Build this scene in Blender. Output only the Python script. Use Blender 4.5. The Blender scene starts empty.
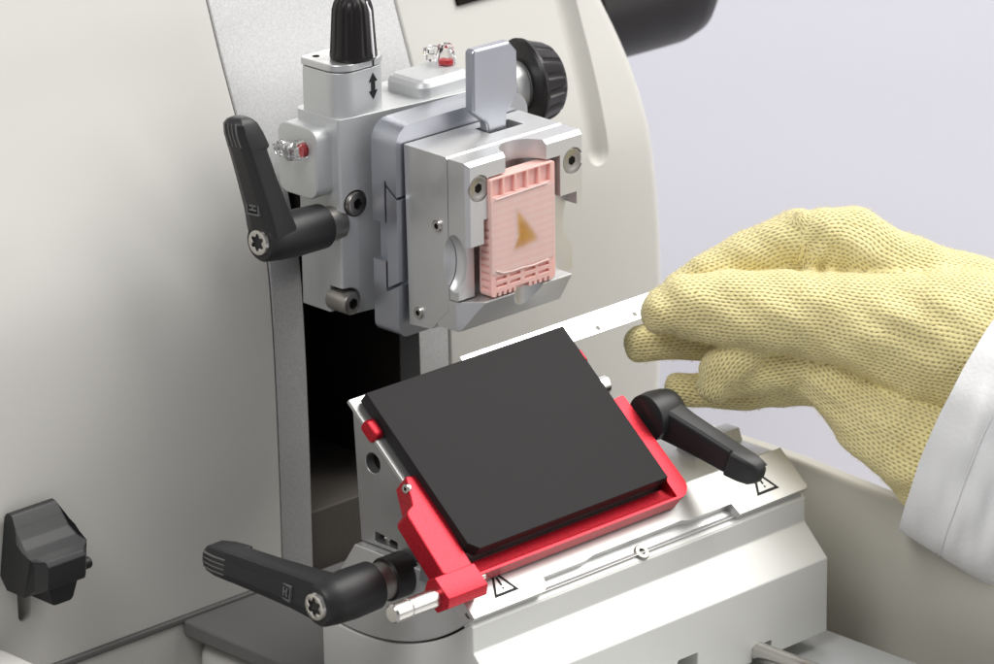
import bpy, bmesh, math, random
import numpy as np
from mathutils import Vector, Matrix
random.seed(3); rng = np.random.default_rng(7)
SC = bpy.context.scene
COL = SC.collection
MM = 0.001
R = math.radians
PI = math.pi

# ------------------------------------------------------------------ camera model (used to measure the place in mm)
CA, CE, CR = R(43.8), R(19.7), R(0.79)
FPX = 4600.0; DIST = 1429.0
FW = np.array([math.sin(CA)*math.cos(CE), math.cos(CA)*math.cos(CE), -math.sin(CE)])
RT = np.array([math.cos(CA), -math.sin(CA), 0.0]); DN = np.cross(FW, RT)
RT, DN = RT*math.cos(CR)+DN*math.sin(CR), -RT*math.sin(CR)+DN*math.cos(CR)
def ray(px, py): return RT*(px-497)/FPX + DN*(py-332)/FPX + FW
CAM = -DIST*ray(520, 240)
def P(px, py, ax, val):
    i = 'xyz'.index(ax); v = ray(px, py)
    return CAM + v*((val-CAM[i])/v[i])
# incline frame of the knife plate: u = X, v = down the slope, n = outward
T40 = R(40)
IO = np.array([0, -3.0, -31.5]); IU = np.array([1.0, 0, 0])
IV = np.array([0, -math.cos(T40), -math.sin(T40)]); IN = np.array([0, -math.sin(T40), math.cos(T40)])
def inc(u, v, n): return IO + IU*u + IV*v + IN*n
def I(px, py, n):
    r = ray(px, py); q = CAM + r*(((IO+IN*n-CAM)@IN)/(r@IN)) - IO
    return (q[0], q@IV)

# ------------------------------------------------------------------ mesh helpers (all in mm)
class MB:
    def __init__(s): s.bm = bmesh.new()
    def loft(s, loops, cap0=True, cap1=True, close=False):
        vs = [[s.bm.verts.new(Vector([float(c) for c in p])) for p in lp] for lp in loops]
        m = len(vs[0]); k = len(vs)
        for i in range(k if close else k-1):
            a, b = vs[i], vs[(i+1) % k]
            for j in range(m):
                s.bm.faces.new((a[j], a[(j+1) % m], b[(j+1) % m], b[j]))
        if not close:
            if cap0: s.bm.faces.new(list(reversed(vs[0])))
            if cap1: s.bm.faces.new(vs[-1])
        return s
    def frame(s, O, U, V, N, poly, n0, n1):
        O, U, V, N = (np.array(q, float) for q in (O, U, V, N))
        return s.loft([[O+U*a+V*b+N*n for a, b in poly] for n in (n0, n1)])
    def px(s, poly, a, b): return s.frame((0,0,0), (0,1,0), (0,0,1), (1,0,0), poly, a, b)   # poly in (y,z)
    def py(s, poly, a, b): return s.frame((0,0,0), (1,0,0), (0,0,1), (0,1,0), poly, a, b)   # poly in (x,z)
    def pz(s, poly, a, b): return s.frame((0,0,0), (1,0,0), (0,1,0), (0,0,1), poly, a, b)   # poly in (x,y)
    def pi(s, poly, a, b): return s.frame(IO, IU, IV, IN, poly, a, b)
    def box(s, x0, x1, y0, y1, z0, z1): return s.pz([(x0,y0),(x1,y0),(x1,y1),(x0,y1)], z0, z1)
    def lathe(s, p, d, prof, n=48, rad=None, ref=None):
        p = np.array(p, float); d = np.array(d, float); d /= np.linalg.norm(d)
        a, b = basis(d, ref)
        loops = []
        for q in prof:
            t, r = q[0], q[1]; f = q[2] if len(q) > 2 else None
            lp = []
            for k in range(n):
                th = 2*PI*k/n
                rr = r*(f(th) if f else 1)
                lp.append(p+d*t+a*rr*math.cos(th)+b*rr*math.sin(th))
            loops.append(lp)
        return s.loft(loops)
    def cyl(s, p0, p1, r0, r1=None, n=48):
        p0 = np.array(p0, float); p1 = np.array(p1, float); L = np.linalg.norm(p1-p0)
        return s.lathe(p0, p1-p0, [(0, r0), (L, r0 if r1 is None else r1)], n)
    def ell(s, c, rr, n=40, m=20):
        c = np.array(c, float); loops = []
        for i in range(m+1):
            ph = -PI/2+PI*(i+.15)/(m+.3) if 0 < i < m else (-PI/2+.02 if i == 0 else PI/2-.02)
            loops.append([c+np.array([rr[0]*math.cos(ph)*math.cos(2*PI*k/n), rr[1]*math.cos(ph)*math.sin(2*PI*k/n), rr[2]*math.sin(ph)]) for k in range(n)])
        return s.loft(loops)
    def tube(s, pts, r, n=16):
        pts = [np.array(p, float) for p in pts]; loops = []
        for i, p in enumerate(pts):
            d = pts[min(i+1, len(pts)-1)]-pts[max(i-1, 0)]; d /= np.linalg.norm(d)
            a, b = basis(d, (0.013, .02, 1)); rr = r[i] if hasattr(r, '__len__') else r
            loops.append([p+a*rr*math.cos(2*PI*k/n)+b*rr*math.sin(2*PI*k/n) for k in range(n)])
        return s.loft(loops)

def basis(d, ref=None):
    d = np.array(d, float); d /= np.linalg.norm(d)
    ref = np.array(ref, float) if ref is not None else (np.array([0,0,1.0]) if abs(d[2]) < .9 else np.array([1.0,0,0]))
    a = ref-d*(ref@d); a /= np.linalg.norm(a)
    return a, np.cross(d, a)

def rnd(poly, rad, seg=6):
    """round the corners of a polygon; rad = one radius or one per corner"""
    out = []; n = len(poly)
    for i in range(n):
        r = rad[i] if hasattr(rad, '__len__') else rad
        p = np.array(poly[i], float); a = np.array(poly[i-1], float); b = np.array(poly[(i+1) % n], float)
        if r <= 0: out.append(tuple(p)); continue
        u = (a-p)/np.linalg.norm(a-p); w = (b-p)/np.linalg.norm(b-p)
        ang = math.acos(max(-1, min(1, u@w))); t = r/math.tan(ang/2)
        t = min(t, .49*np.linalg.norm(a-p), .49*np.linalg.norm(b-p)); r2 = t*math.tan(ang/2)
        c = p+(u+w)/np.linalg.norm(u+w)*(r2/math.sin(ang/2))
        s0 = p+u*t-c; s1 = p+w*t-c
        a0 = math.atan2(s0[1], s0[0]); da = math.atan2(s1[1], s1[0])-a0
        while da > PI: da -= 2*PI
        while da < -PI: da += 2*PI
        for k in range(seg+1):
            th = a0+da*k/seg; out.append((c[0]+r2*math.cos(th), c[1]+r2*math.sin(th)))
    return out
def rect(a0, a1, b0, b1): return [(a0,b0),(a1,b0),(a1,b1),(a0,b1)]
def arc(cx, cy, r, a0, a1, n=24): return [(cx+r*math.cos(R(a0+(a1-a0)*k/n)), cy+r*math.sin(R(a0+(a1-a0)*k/n))) for k in range(n+1)]

ORG = {}
def thing(name, label, cat, org, group=None, kind=None):
    o = bpy.data.objects.new(name, None); COL.objects.link(o)
    o.location = Vector([float(c) for c in org])*MM; o.empty_display_size = .01
    ORG[o.name] = np.array(org, float)
    o['label'] = label; o['category'] = cat
    if group: o['group'] = group
    return o
def tomesh(bm, name, org):
    bmesh.ops.recalc_face_normals(bm, faces=bm.faces[:])
    for v in bm.verts: v.co = (v.co-Vector(org))*MM
    me = bpy.data.meshes.new(name); bm.to_mesh(me); bm.free(); return me
def obj(name, mb, mat, parent=None, bevel=0, seg=2, cuts=(), ang=28, org=None, label=None, cat=None, kind=None, group=None, smooth=True):
    if parent is not None: org = ORG[parent.name]
    elif org is None: org = (0,0,0)
    org = [float(c) for c in org]
    me = tomesh(mb.bm, name, org)
    o = bpy.data.objects.new(name, me); COL.objects.link(o)
    if parent is not None: o.parent = parent
    else: o.location = Vector(org)*MM
    if cuts:
        tmp = []
        for c in cuts:
            cm = tomesh(c.bm, 'cut', org); co = bpy.data.objects.new('cut', cm); COL.objects.link(co)
            if parent is not None: co.parent = parent
            else: co.location = o.location
            md = o.modifiers.new('b', 'BOOLEAN'); md.operation = 'DIFFERENCE'; md.object = co; md.solver = 'EXACT'
            tmp.append(co)
        bpy.context.view_layer.update()
        ev = o.evaluated_get(bpy.context.evaluated_depsgraph_get())
        me2 = bpy.data.meshes.new_from_object(ev); o.modifiers.clear(); o.data = me2; me2.name = name
        for co in tmp: bpy.data.objects.remove(co)
        me = me2
    me.materials.clear(); me.materials.append(mat)
    for p in me.polygons: p.use_smooth = smooth
    if smooth: me.set_sharp_from_angle(angle=R(ang))
    if bevel:
        md = o.modifiers.new('bevel', 'BEVEL'); md.width = bevel*MM; md.segments = seg; md.limit_method = 'ANGLE'; md.angle_limit = R(35); md.harden_normals = True
        md.use_clamp_overlap = True; md.miter_outer = 'MITER_ARC'
    ORG[o.name] = np.array(org)
    if label: o['label'] = label
    if cat: o['category'] = cat
    if kind: o['kind'] = kind
    if group: o['group'] = group
    return o

# ------------------------------------------------------------------ materials
def mat(name, col, rough=.4, metal=0, spec=.5, bump=None, speck=None, sss=0, trans=0, coat=0, brush=None, rvar=0, ior=None):
    m = bpy.data.materials.new(name); m.use_nodes = True
    nt = m.node_tree; b = nt.nodes['Principled BSDF']; L = nt.links.new
    b.inputs['Base Color'].default_value = (*col, 1); b.inputs['Roughness'].default_value = rough
    b.inputs['Metallic'].default_value = metal; b.inputs['Specular IOR Level'].default_value = spec
    if coat: b.inputs['Coat Weight'].default_value = coat; b.inputs['Coat Roughness'].default_value = .35
    if trans: b.inputs['Transmission Weight'].default_value = trans
    if ior: b.inputs['IOR'].default_value = ior
    if sss:
        b.inputs['Subsurface Weight'].default_value = sss; b.inputs['Subsurface Radius'].default_value = (1, .45, .35); b.inputs['Subsurface Scale'].default_value = .0035
    tc = nt.nodes.new('ShaderNodeTexCoord')
    def noise(scale, det=3, vec=None):
        n = nt.nodes.new('ShaderNodeTexNoise'); n.inputs['Scale'].default_value = scale; n.inputs['Detail'].default_value = det
        L(vec or tc.outputs['Object'], n.inputs['Vector']); return n
    if speck:   # (scale, amount): fine speckle of the colour itself (metallic lacquer flakes)
        n = noise(speck[0], 1); r = nt.nodes.new('ShaderNodeMapRange'); r.inputs[1].default_value = .3; r.inputs[2].default_value = .7
        L(n.outputs['Fac'], r.inputs[0]); mx = nt.nodes.new('ShaderNodeMix'); mx.data_type = 'RGBA'
        mx.inputs[6].default_value = (*[c*(1-speck[1]) for c in col], 1); mx.inputs[7].default_value = (*[min(1, c*(1+speck[1])) for c in col], 1)
        L(r.outputs[0], mx.inputs[0]); L(mx.outputs[2], b.inputs['Base Color'])
    if rvar:
        n = noise(90, 4); r = nt.nodes.new('ShaderNodeMapRange'); r.inputs[1].default_value = .3; r.inputs[2].default_value = .7
        r.inputs[3].default_value = rough-rvar; r.inputs[4].default_value = rough+rvar
        L(n.outputs['Fac'], r.inputs[0]); L(r.outputs[0], b.inputs['Roughness'])
    h = None
    if bump:    # (scale, strength, distance mm)
        h = noise(bump[0], 2).outputs['Fac']; st, di = bump[1], bump[2]
    if brush:   # brushed along one axis: (stretch vector, strength, distance)
        mp = nt.nodes.new('ShaderNodeMapping'); mp.inputs['Scale'].default_value = brush[0]; L(tc.outputs['Object'], mp.inputs['Vector'])
        h = noise(1, 3, mp.outputs['Vector']).outputs['Fac']; st, di = brush[1], brush[2]
    if h is not None:
        bp = nt.nodes.new('ShaderNodeBump'); bp.inputs['Strength'].default_value = st; bp.inputs['Distance'].default_value = di*MM
        L(h, bp.inputs['Height']); L(bp.outputs['Normal'], b.inputs['Normal'])
    return m
CREAM = mat('cream_lacquer', (.60,.588,.55), .42, 0, .4, bump=(700,.16,.04), rvar=.05)
SILVER = mat('silver_lacquer', (.56,.56,.56), .48, .75, .5, speck=(1500,.09), bump=(1600,.12,.03))
ALU = mat('satin_aluminium', (.62,.62,.615), .40, .72, .5, bump=(2500,.14,.03), rvar=.09)
ALUL = mat('light_anodised_aluminium', (.58,.59,.59), .48, .55, .5, bump=(2500,.10,.02), rvar=.04)
ZINC = mat('blue_grey_steel', (.47,.485,.53), .34, .85, .5, bump=(2000,.08,.02), rvar=.05)
BRUSH = mat('brushed_steel', (.60,.595,.58), .44, .9, .5, brush=((12,2600,2600),.25,.02))
BASEM = mat('nickel_plated_base', (.70,.70,.67), .46, .28, .35, brush=((10,1800,1800),.12,.02))
SIDEM = mat('grey_steel_side', (.40,.40,.40), .40, .85, .5, bump=(1500,.1,.02), rvar=.06)
CHROME = mat('polished_steel', (.62,.60,.57), .22, 1, .5)
SCREW = mat('screw_steel', (.34,.325,.30), .38, 1, .5, rvar=.08)
BLACK = mat('black_plastic', (.014,.014,.015), .46, 0, .45, bump=(2600,.35,.05))
KNOBB = mat('knob_plastic', (.012,.010,.010), .36, 0, .35, bump=(1500,.1,.02))
ANOD = mat('black_anodised', (.021,.0195,.020), .54, 0, .10, bump=(3000,.1,.02))
DARKG = mat('dark_grey_lacquer', (.135,.133,.13), .5, 0, .4, bump=(2500,.25,.04))
DARK = mat('black_paint_and_shade', (.012,.010,.008), .8, 0, .08)  # black parts, and the painted shade inside screw sockets and carriage openings
DARKB = mat('brown_black_paint', (.022,.018,.016), .7, 0, .15)
RUBBER = mat('rubber_mat', (.075,.066,.058), .7, 0, .3, bump=(700,.5,.2))
REDA = mat('red_anodised', (.50,.010,.024), .38, .60, .45, bump=(1900,.55,.07), speck=(1700,.25), coat=.10)
REDP = mat('red_plastic', (.60,.02,.03), .3, 0, .5)
CLEAR = mat('clear_plastic', (.95,.95,.95), .04, 0, .5, trans=1, ior=1.46)
WHITE = mat('white_paint', (.82,.82,.82), .4)
INK = mat('black_ink', (.02,.02,.02), .6, 0, .2)
PINK = mat('pink_plastic', (.87,.52,.47), .42, 0, .4, sss=.35)
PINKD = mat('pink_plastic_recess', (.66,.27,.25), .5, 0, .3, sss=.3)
WAX = mat('pink_wax', (.83,.52,.48), .30, 0, .5, sss=.5, bump=(180,.12,.3))
COAT = mat('white_cotton', (.79,.785,.775), .85, 0, .2, bump=(700,.6,.25))
BENCH = mat('lavender_grey_board', (.37,.365,.395), .6, 0, .3)
TRAYM = mat('tray_lacquer', (.52,.50,.435), .45, 0, .4)

def tissue_mat():
    m = mat('tissue', (.62,.30,.06), .4, 0, .4, sss=.3); nt = m.node_tree; b = nt.nodes['Principled BSDF']
    tc = nt.nodes.new('ShaderNodeTexCoord'); n = nt.nodes.new('ShaderNodeTexNoise'); n.inputs['Scale'].default_value = 200; n.inputs['Detail'].default_value = 4
    r = nt.nodes.new('ShaderNodeValToRGB'); r.color_ramp.elements[0].position = .3; r.color_ramp.elements[0].color = (.46,.19,.03,1)
    r.color_ramp.elements[1].position = .75; r.color_ramp.elements[1].color = (.66,.34,.085,1)
    nt.links.new(tc.outputs['Object'], n.inputs['Vector']); nt.links.new(n.outputs['Fac'], r.inputs[0])
    at = nt.nodes.new('ShaderNodeAttribute'); at.attribute_name = 'thin'; mx = nt.nodes.new('ShaderNodeMix'); mx.data_type = 'RGBA'
    nt.links.new(at.outputs['Fac'], mx.inputs[0]); nt.links.new(r.outputs[0], mx.inputs[6]); mx.inputs[7].default_value = (.89,.55,.50,1)
    nt.links.new(mx.outputs[2], b.inputs['Base Color'])
    return m
TISSUE = tissue_mat()

def knit_mat():
    m = bpy.data.materials.new('yellow_knit'); m.use_nodes = True; nt = m.node_tree; L = nt.links.new
    b = nt.nodes['Principled BSDF']; b.inputs['Roughness'].default_value = .85; b.inputs['Specular IOR Level'].default_value = .2
    b.inputs['Sheen Weight'].default_value = .35; b.inputs['Sheen Roughness'].default_value = .5
    at = nt.nodes.new('ShaderNodeAttribute'); at.attribute_name = 'knit'
    sp = nt.nodes.new('ShaderNodeSeparateXYZ')
    nz = nt.nodes.new('ShaderNodeTexNoise'); nz.inputs['Scale'].default_value = .28; nz.inputs['Detail'].default_value = 3; L(at.outputs['Vector'], nz.inputs['Vector'])
    vm = nt.nodes.new('ShaderNodeVectorMath'); vm.operation = 'MULTIPLY_ADD'; vm.inputs[1].default_value = (1.1,1.1,0); L(nz.outputs['Color'], vm.inputs[0]); L(at.outputs['Vector'], vm.inputs[2])
    L(vm.outputs[0], sp.inputs[0])
    def M(op, a, b2=None, c=None):
        n = nt.nodes.new('ShaderNodeMath'); n.operation = op
        for i, q in enumerate((a, b2, c)):
            if q is None: continue
            if isinstance(q, (int, float)): n.inputs[i].default_value = q
            else: L(q, n.inputs[i])
        return n.outputs[0]
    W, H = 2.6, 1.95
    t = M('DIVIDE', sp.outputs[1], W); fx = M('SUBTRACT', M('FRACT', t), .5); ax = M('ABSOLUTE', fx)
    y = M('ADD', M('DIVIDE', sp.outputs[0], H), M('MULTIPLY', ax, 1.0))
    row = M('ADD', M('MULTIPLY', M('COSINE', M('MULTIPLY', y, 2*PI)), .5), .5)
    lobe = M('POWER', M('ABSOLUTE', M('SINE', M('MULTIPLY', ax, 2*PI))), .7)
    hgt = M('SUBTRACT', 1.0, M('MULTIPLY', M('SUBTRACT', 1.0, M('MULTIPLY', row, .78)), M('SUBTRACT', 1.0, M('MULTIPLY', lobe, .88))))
    # fine yarn twist
    n2 = nt.nodes.new('ShaderNodeTexNoise'); n2.inputs['Scale'].default_value = 3.2; n2.inputs['Detail'].default_value = 4; L(at.outputs['Vector'], n2.inputs['Vector'])
    hh = M('ADD', hgt, M('MULTIPLY', n2.outputs['Fac'], .35))
    bp = nt.nodes.new('ShaderNodeBump'); bp.inputs['Strength'].default_value = 1.0; bp.inputs['Distance'].default_value = .85*MM
    L(hh, bp.inputs['Height']); L(bp.outputs['Normal'], b.inputs['Normal'])
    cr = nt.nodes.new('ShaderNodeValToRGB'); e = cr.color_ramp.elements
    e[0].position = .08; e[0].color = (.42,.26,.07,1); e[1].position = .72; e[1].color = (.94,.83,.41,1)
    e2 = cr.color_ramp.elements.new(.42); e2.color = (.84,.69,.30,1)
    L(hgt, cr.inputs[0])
    n3 = nt.nodes.new('ShaderNodeTexNoise'); n3.inputs['Scale'].default_value = .09; n3.inputs['Detail'].default_value = 3; L(at.outputs['Vector'], n3.inputs['Vector'])
    mx = nt.nodes.new('ShaderNodeMix'); mx.data_type = 'RGBA'; mx.blend_type = 'MULTIPLY'; mx.inputs[0].default_value = .35
    L(cr.outputs[0], mx.inputs[6]); rr = nt.nodes.new('ShaderNodeValToRGB'); rr.color_ramp.elements[0].color = (.75,.70,.62,1); rr.color_ramp.elements[1].color = (1,1,1,1); rr.color_ramp.elements[0].position = .3; rr.color_ramp.elements[1].position = .6
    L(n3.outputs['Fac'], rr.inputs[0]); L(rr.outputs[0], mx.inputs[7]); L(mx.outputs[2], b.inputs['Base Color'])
    return m
KNIT = knit_mat()
FIBRE = mat('yellow_fibre', (.86,.74,.36), .9, 0, .1)

# ------------------------------------------------------------------ small hardware
def hexf(th, n=6):
    a = (th % (2*PI/n))-PI/n; return math.cos(PI/n)/math.cos(a)
def torxf(th): return 1+.22*math.cos(6*th)
def socket_shade(par, c, d, t, r, shape):
    """painted shade at the bottom of a screw socket"""
    b = MB(); b.lathe(c, d, [(t-.4, r, shape), (t, r, shape)], 48)
    return obj('socket', b, DARK, par)  # black disc colours in the shade inside the socket
def screw(name, parent, c, d, r, h, sr=.45, sd=.6, shape=hexf, m=SCREW, dome=.12):
    """screw head: seat centre c, outward direction d, radius r, height h, socket radius sr*r, socket depth sd*h"""
    b = MB()
    prof = [(min(-.6, h*(1-sd)-.6), r), (h*(1-dome)-.05, r), (h*.97, r*.9), (h, r*.78), (h, r*sr*1.12, shape), (h*(.97), r*sr, shape), (h*(1-sd), r*sr, shape), (h*(1-sd)-.05, r*sr*.3)]
    b.lathe(c, d, prof, 48)
    o = obj(name, b, m, parent, ang=35); socket_shade(o, c, d, h*.35, r*sr*1.04, shape)
    return o

def lever(parent, base, out, armv, hub_r=7.0, L=42, name='clamping_lever', bend=.16, w0=13.0, thk=1.0, emblem=True, collar=True):
    """adjustable clamping lever: base = hub end on the machine, out = outer hub end (mm); armv = arm direction"""
    base, out, armv = (np.array(q, float) for q in (base, out, armv))
    A = out-base; HL = np.linalg.norm(A); A /= HL
    B = armv-A*(armv@A); B /= np.linalg.norm(B); W = np.cross(A, B)
    root = MB()
    root.lathe(base, A, [(5.2, hub_r*.97), (5.5, hub_r*1.02), (HL*.55, hub_r*1.06), (HL*.8, hub_r*1.0), (HL-1, hub_r*.92), (HL, hub_r*.80)], 48)
    # arm: rounded chamfered section swept outwards
    secs = []
    #  t, width, thickness, offset outwards
    st = [(0, w0, 11.0, -6.0), (.10, w0, 11.0, -5.6), (.25, w0*.93, 9.8, -4.6), (.5, w0*.85, 9.0, -2.6), (.74, w0*.80, 8.6, -.8), (.755, w0*.80, 10.2, -1.4), (.87, w0*.76, 9.6, -.2), (.95, w0*.68, 8.2, .5), (.985, w0*.5, 6.2, .6), (1.0, w0*.3, 4.0, .6)]
    for t, w, th, off in st:
        th *= thk
        c = out+B*(L*t)+A*(off+bend*L*t)
        pl = rnd([(-w/2, -th/2), (w/2, -th/2), (w/2, th/2-1.2), (w*.22, th/2), (-w*.22, th/2), (-w/2, th/2-1.2)], [1.5,1.5,.9,.9,.9,.9], 3)
        secs.append([c+W*a+A*b for a, b in pl])
    arm = MB(); arm.loft(secs)
    top = obj(name, root, BLACK, parent, ang=40)
    sub = obj('arm', arm, BLACK, top, bevel=.5, seg=2, ang=34)
    rg = MB()
    for k in range(4):      # grip ridges at the tip; the grey paints in their highlights
        o = (k-1.5)*w0*.13
        pq = [out+B*(L*t_)+W*o*(1-.25*(t_-.77))+A*(bend*L*t_+h_) for t_, h_ in ((.775,3.88),(.87,4.64),(.935,4.62),(.96,4.3))]
        a, b = np.cross(B, A), A
        for q0 in (0,):
            rg.loft([[q+a*sx*.28+b*sy for sx, sy in ((-1,-.5),(1,-.5),(.6,.16),(-.6,.16))] for q in pq])
    obj('grip_ridge', rg, DARKG, top)
    if emblem:              # small moulded maker's frame with unreadable strokes
        em = MB()
        c = out+B*(L*.30)+A*(-4.3+bend*L*.30+4.9)
        def bar(u0, u1, v0, v1):
            em.loft([[c+B*u+W*v+A*h for u, v in rect(u0, u1, v0, v1)] for h in (-.9, .06)])
        for z in (bar(-3.2,3.2,-2.7,-2.35), bar(-3.2,3.2,2.35,2.7), bar(-3.2,-2.85,-2.35,2.35), bar(2.85,3.2,-2.35,2.35)): pass
        for k in range(3): bar(-1.9+k*1.4, -1.4+k*1.4, -1.5, 1.5)
        bar(-1.9, 1.4, -.25, .2)
        obj('emblem', em, DARKG, top)
    if collar: cl = MB(); cl.lathe(base, A, [(-2, hub_r*.80), (5.25, hub_r*.80), (5.3, hub_r*.7)], 48); obj('collar', cl, SCREW, top, bevel=.25)
    screw('screw', top, out-A*1.4, A, hub_r*.62, 2.6, .55, .6, torxf, CHROME, .35)
    return top

# ================================================================== 1. THE SETTING
def bench():
    b = MB(); prof = [(-2500,-165), (700,-165)]+[(700+260*math.sin(R(a)), -165+260*(1-math.cos(R(a)))) for a in range(6,91,6)]+[(960, 1600)]
    ca, sa = .69, .72     # runs square to the camera
    def Wd(s_, d_, z): return np.array([RT[0]*s_+FW[0]/.9415*d_, RT[1]*s_+FW[1]/.9415*d_, z])
    la = [Wd(-1800, p[0], p[1]) for p in prof]; lb = [Wd(1800, p[0], p[1]) for p in prof]
    va = [b.bm.verts.new(Vector(p)) for p in la]; vb = [b.bm.verts.new(Vector(p)) for p in lb]
    for i in range(len(prof)-1): b.bm.faces.new((va[i], va[i+1], vb[i+1], vb[i]))
    o = obj('backdrop', b, BENCH, None, kind='structure', ang=60)
bench()

# ================================================================== 2. MICROTOME BODY
mt = thing('microtome', 'cream and silver machine body with curved covers and a dark vertical slot', 'microtome', (0, 74, -160))
GZ = [(-200,74.2),(-118,74.3),(-76,74.4),(-35.5,75.5),(-12,77.6),(10,83.3),(31,90.7),(50,97.6),(65,102.5),(120,122),(160,136)]
def g(z):
    zs = [q[0] for q in GZ]; i = max(0, min(len(zs)-2, int(np.searchsorted(zs, z))-1))
    # smooth (Catmull-Rom) through the profile points
    p = [GZ[max(0, min(len(GZ)-1, i+k))] for k in (-1,0,1,2)]
    t = (z-p[1][0])/(p[2][0]-p[1][0])
    m1 = (p[2][1]-p[0][1])/(p[2][0]-p[0][0])*(p[2][0]-p[1][0]); m2 = (p[3][1]-p[1][1])/max(1e-6, (p[3][0]-p[1][0]))*(p[2][0]-p[1][0])
    return (2*t**3-3*t*t+1)*p[1][1]+(t**3-2*t*t+t)*m1+(-2*t**3+3*t*t)*p[2][1]+(t**3-t*t)*m2
ZS = [-124.2+(270*k/60) for k in range(61)]
def cover(z0, x0, x1, r0=.4, r1=.4, back=190, dy=0, zs=ZS):
    b = MB(); loops = []
    for z in zs:
        xl = x0(z) if callable(x0) else x0; xr = x1(z) if callable(x1) else x1
        y = g(z)+dy
        pl = rnd([(xl, y), (xr, y), (xr, back), (xl, back)], [r0, r1, 0, 0], 8)
        loops.append([(a, c, z) for a, c in pl])
    return b.loft(loops)
# left cover with a slot for the locking knob
slot = MB().py(rnd(rect(-145.6,-140.4,-107,-76), 2.5, 8), 60, 82)
obj('left_cover', cover(0, -520, -37.0, .4, 1.0), CREAM, mt, cuts=[slot], ang=40)
XR = [(-200,138),(-124,141.5),(-83,144.5),(-41,143.8),(5,140),(31,133),(60,123),(160,84)]
xr = lambda z: float(np.interp(z, [q[0] for q in XR], [q[1] for q in XR]))
XRs = lambda z: sum(xr(z+d) for d in (-16,-8,0,8,16))/5
groove = MB().tube([(112.5, g(z)-1.2, z) for z in (-13,-5,3,11,20,30,40,50,60,70,80)], 5.1, 24)
groove2 = MB().ell((112.5, g(-13)-1.2, -13), (5.1,5.1,5.6))
obj('right_cover', cover(0, 39.5, XRs, 1.0, 7, zs=[-160+(300*k/64) for k in range(65)]), CREAM, mt, cuts=[groove, groove2], ang=50)
# silver centre panel with the slot
slotc = MB().box(-24, 26, 40, 260, -170, 4)
obj('front_panel', cover(0, -36.6, 39.1, .5, .5, dy=.25, zs=[-160+(300*k/64) for k in range(65)]), SILVER, mt, cuts=[slotc], ang=40)
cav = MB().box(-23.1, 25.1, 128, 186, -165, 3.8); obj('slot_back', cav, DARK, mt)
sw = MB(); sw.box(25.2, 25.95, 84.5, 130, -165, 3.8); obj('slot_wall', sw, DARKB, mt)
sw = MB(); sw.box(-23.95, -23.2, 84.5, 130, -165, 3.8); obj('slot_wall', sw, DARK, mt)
fl = MB().box(-23.1, 25.1, 76, 127.5, -150, -106); obj('rubber_mat', fl, RUBBER, mt, bevel=.6)
# black slot plate high on the right cover
q = P(461.5, 7, 'y', 93)
hp = MB().frame((q[0], g(q[2])-.7, q[2]), (1,0,0), (0,.33,.944), (0,.944,-.33), rect(0, 46, 0, 26), -.6, 2)
obj('inspection_slot', hp, DARK, mt, bevel=.4)
# dark handwheel grip at the right side
hg = MB(); c0 = P(650, 6, 'y', 130); c0 = np.array([150, 130, c0[2]+6.0])
hg.lathe(c0, (1,0,0), [(0,20.5),(38,21),(49,21),(56,19.5),(61,16),(63.5,11),(64.2,5)], 64)
obj('handwheel_grip', hg, KNOBB, mt, ang=40)
# bottom trim and lower cream front
tr = MB().box(-520, -50, 72.6, 80, -126.0, -124.4); obj('trim_strip', tr, DARKG, mt, bevel=.3)
lowp = MB().py(rnd([(-520,-200),(-60,-200),(-60,-145),(-73,-126.6),(-520,-126.6)], [0,0,8,7,0], 8), 73.6, 100)
obj('lower_cover', lowp, CREAM, mt, bevel=.5)
pl = P(190, 625, 'z', -125.2)
plin = MB().pz([(pl[0]+1, 73.4), (pl[0]+1, 40), (pl[0]+1, -30), (60, -30), (60, 73.4)], -131, -125.2)
obj('plinth', plin, DARKG, mt, bevel=1.2)
obj('pedestal', MB().box(pl[0]+5, 58, -34, 73, -200, -133), CREAM, mt, bevel=6, seg=5)
ft = P(40, 664, 'y', 45); f0 = P(14, 651, 'y', 66)
foot = MB().pz(rnd([(f0[0]-160, 10), (f0[0], 10), (f0[0], 72), (f0[0]-160, 72)], [0,7,3,0], 6), -190, f0[2])
obj('arm_rest', foot, CREAM, mt, bevel=3, seg=4)
gp_ = MB().box(-120, 160, -220, 70, -166, -160.5); obj('floor_pan', gp_, mat('pan_lacquer', (.20,.19,.165), .5, 0, .3), mt, bevel=.5)
sl = MB().pz(rnd([(-70,-260),(83,-260),(83,20),(-70,20)], 3), -150, -140.5); obj('slide_plate', sl, ALUL, mt, bevel=.8)
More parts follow.
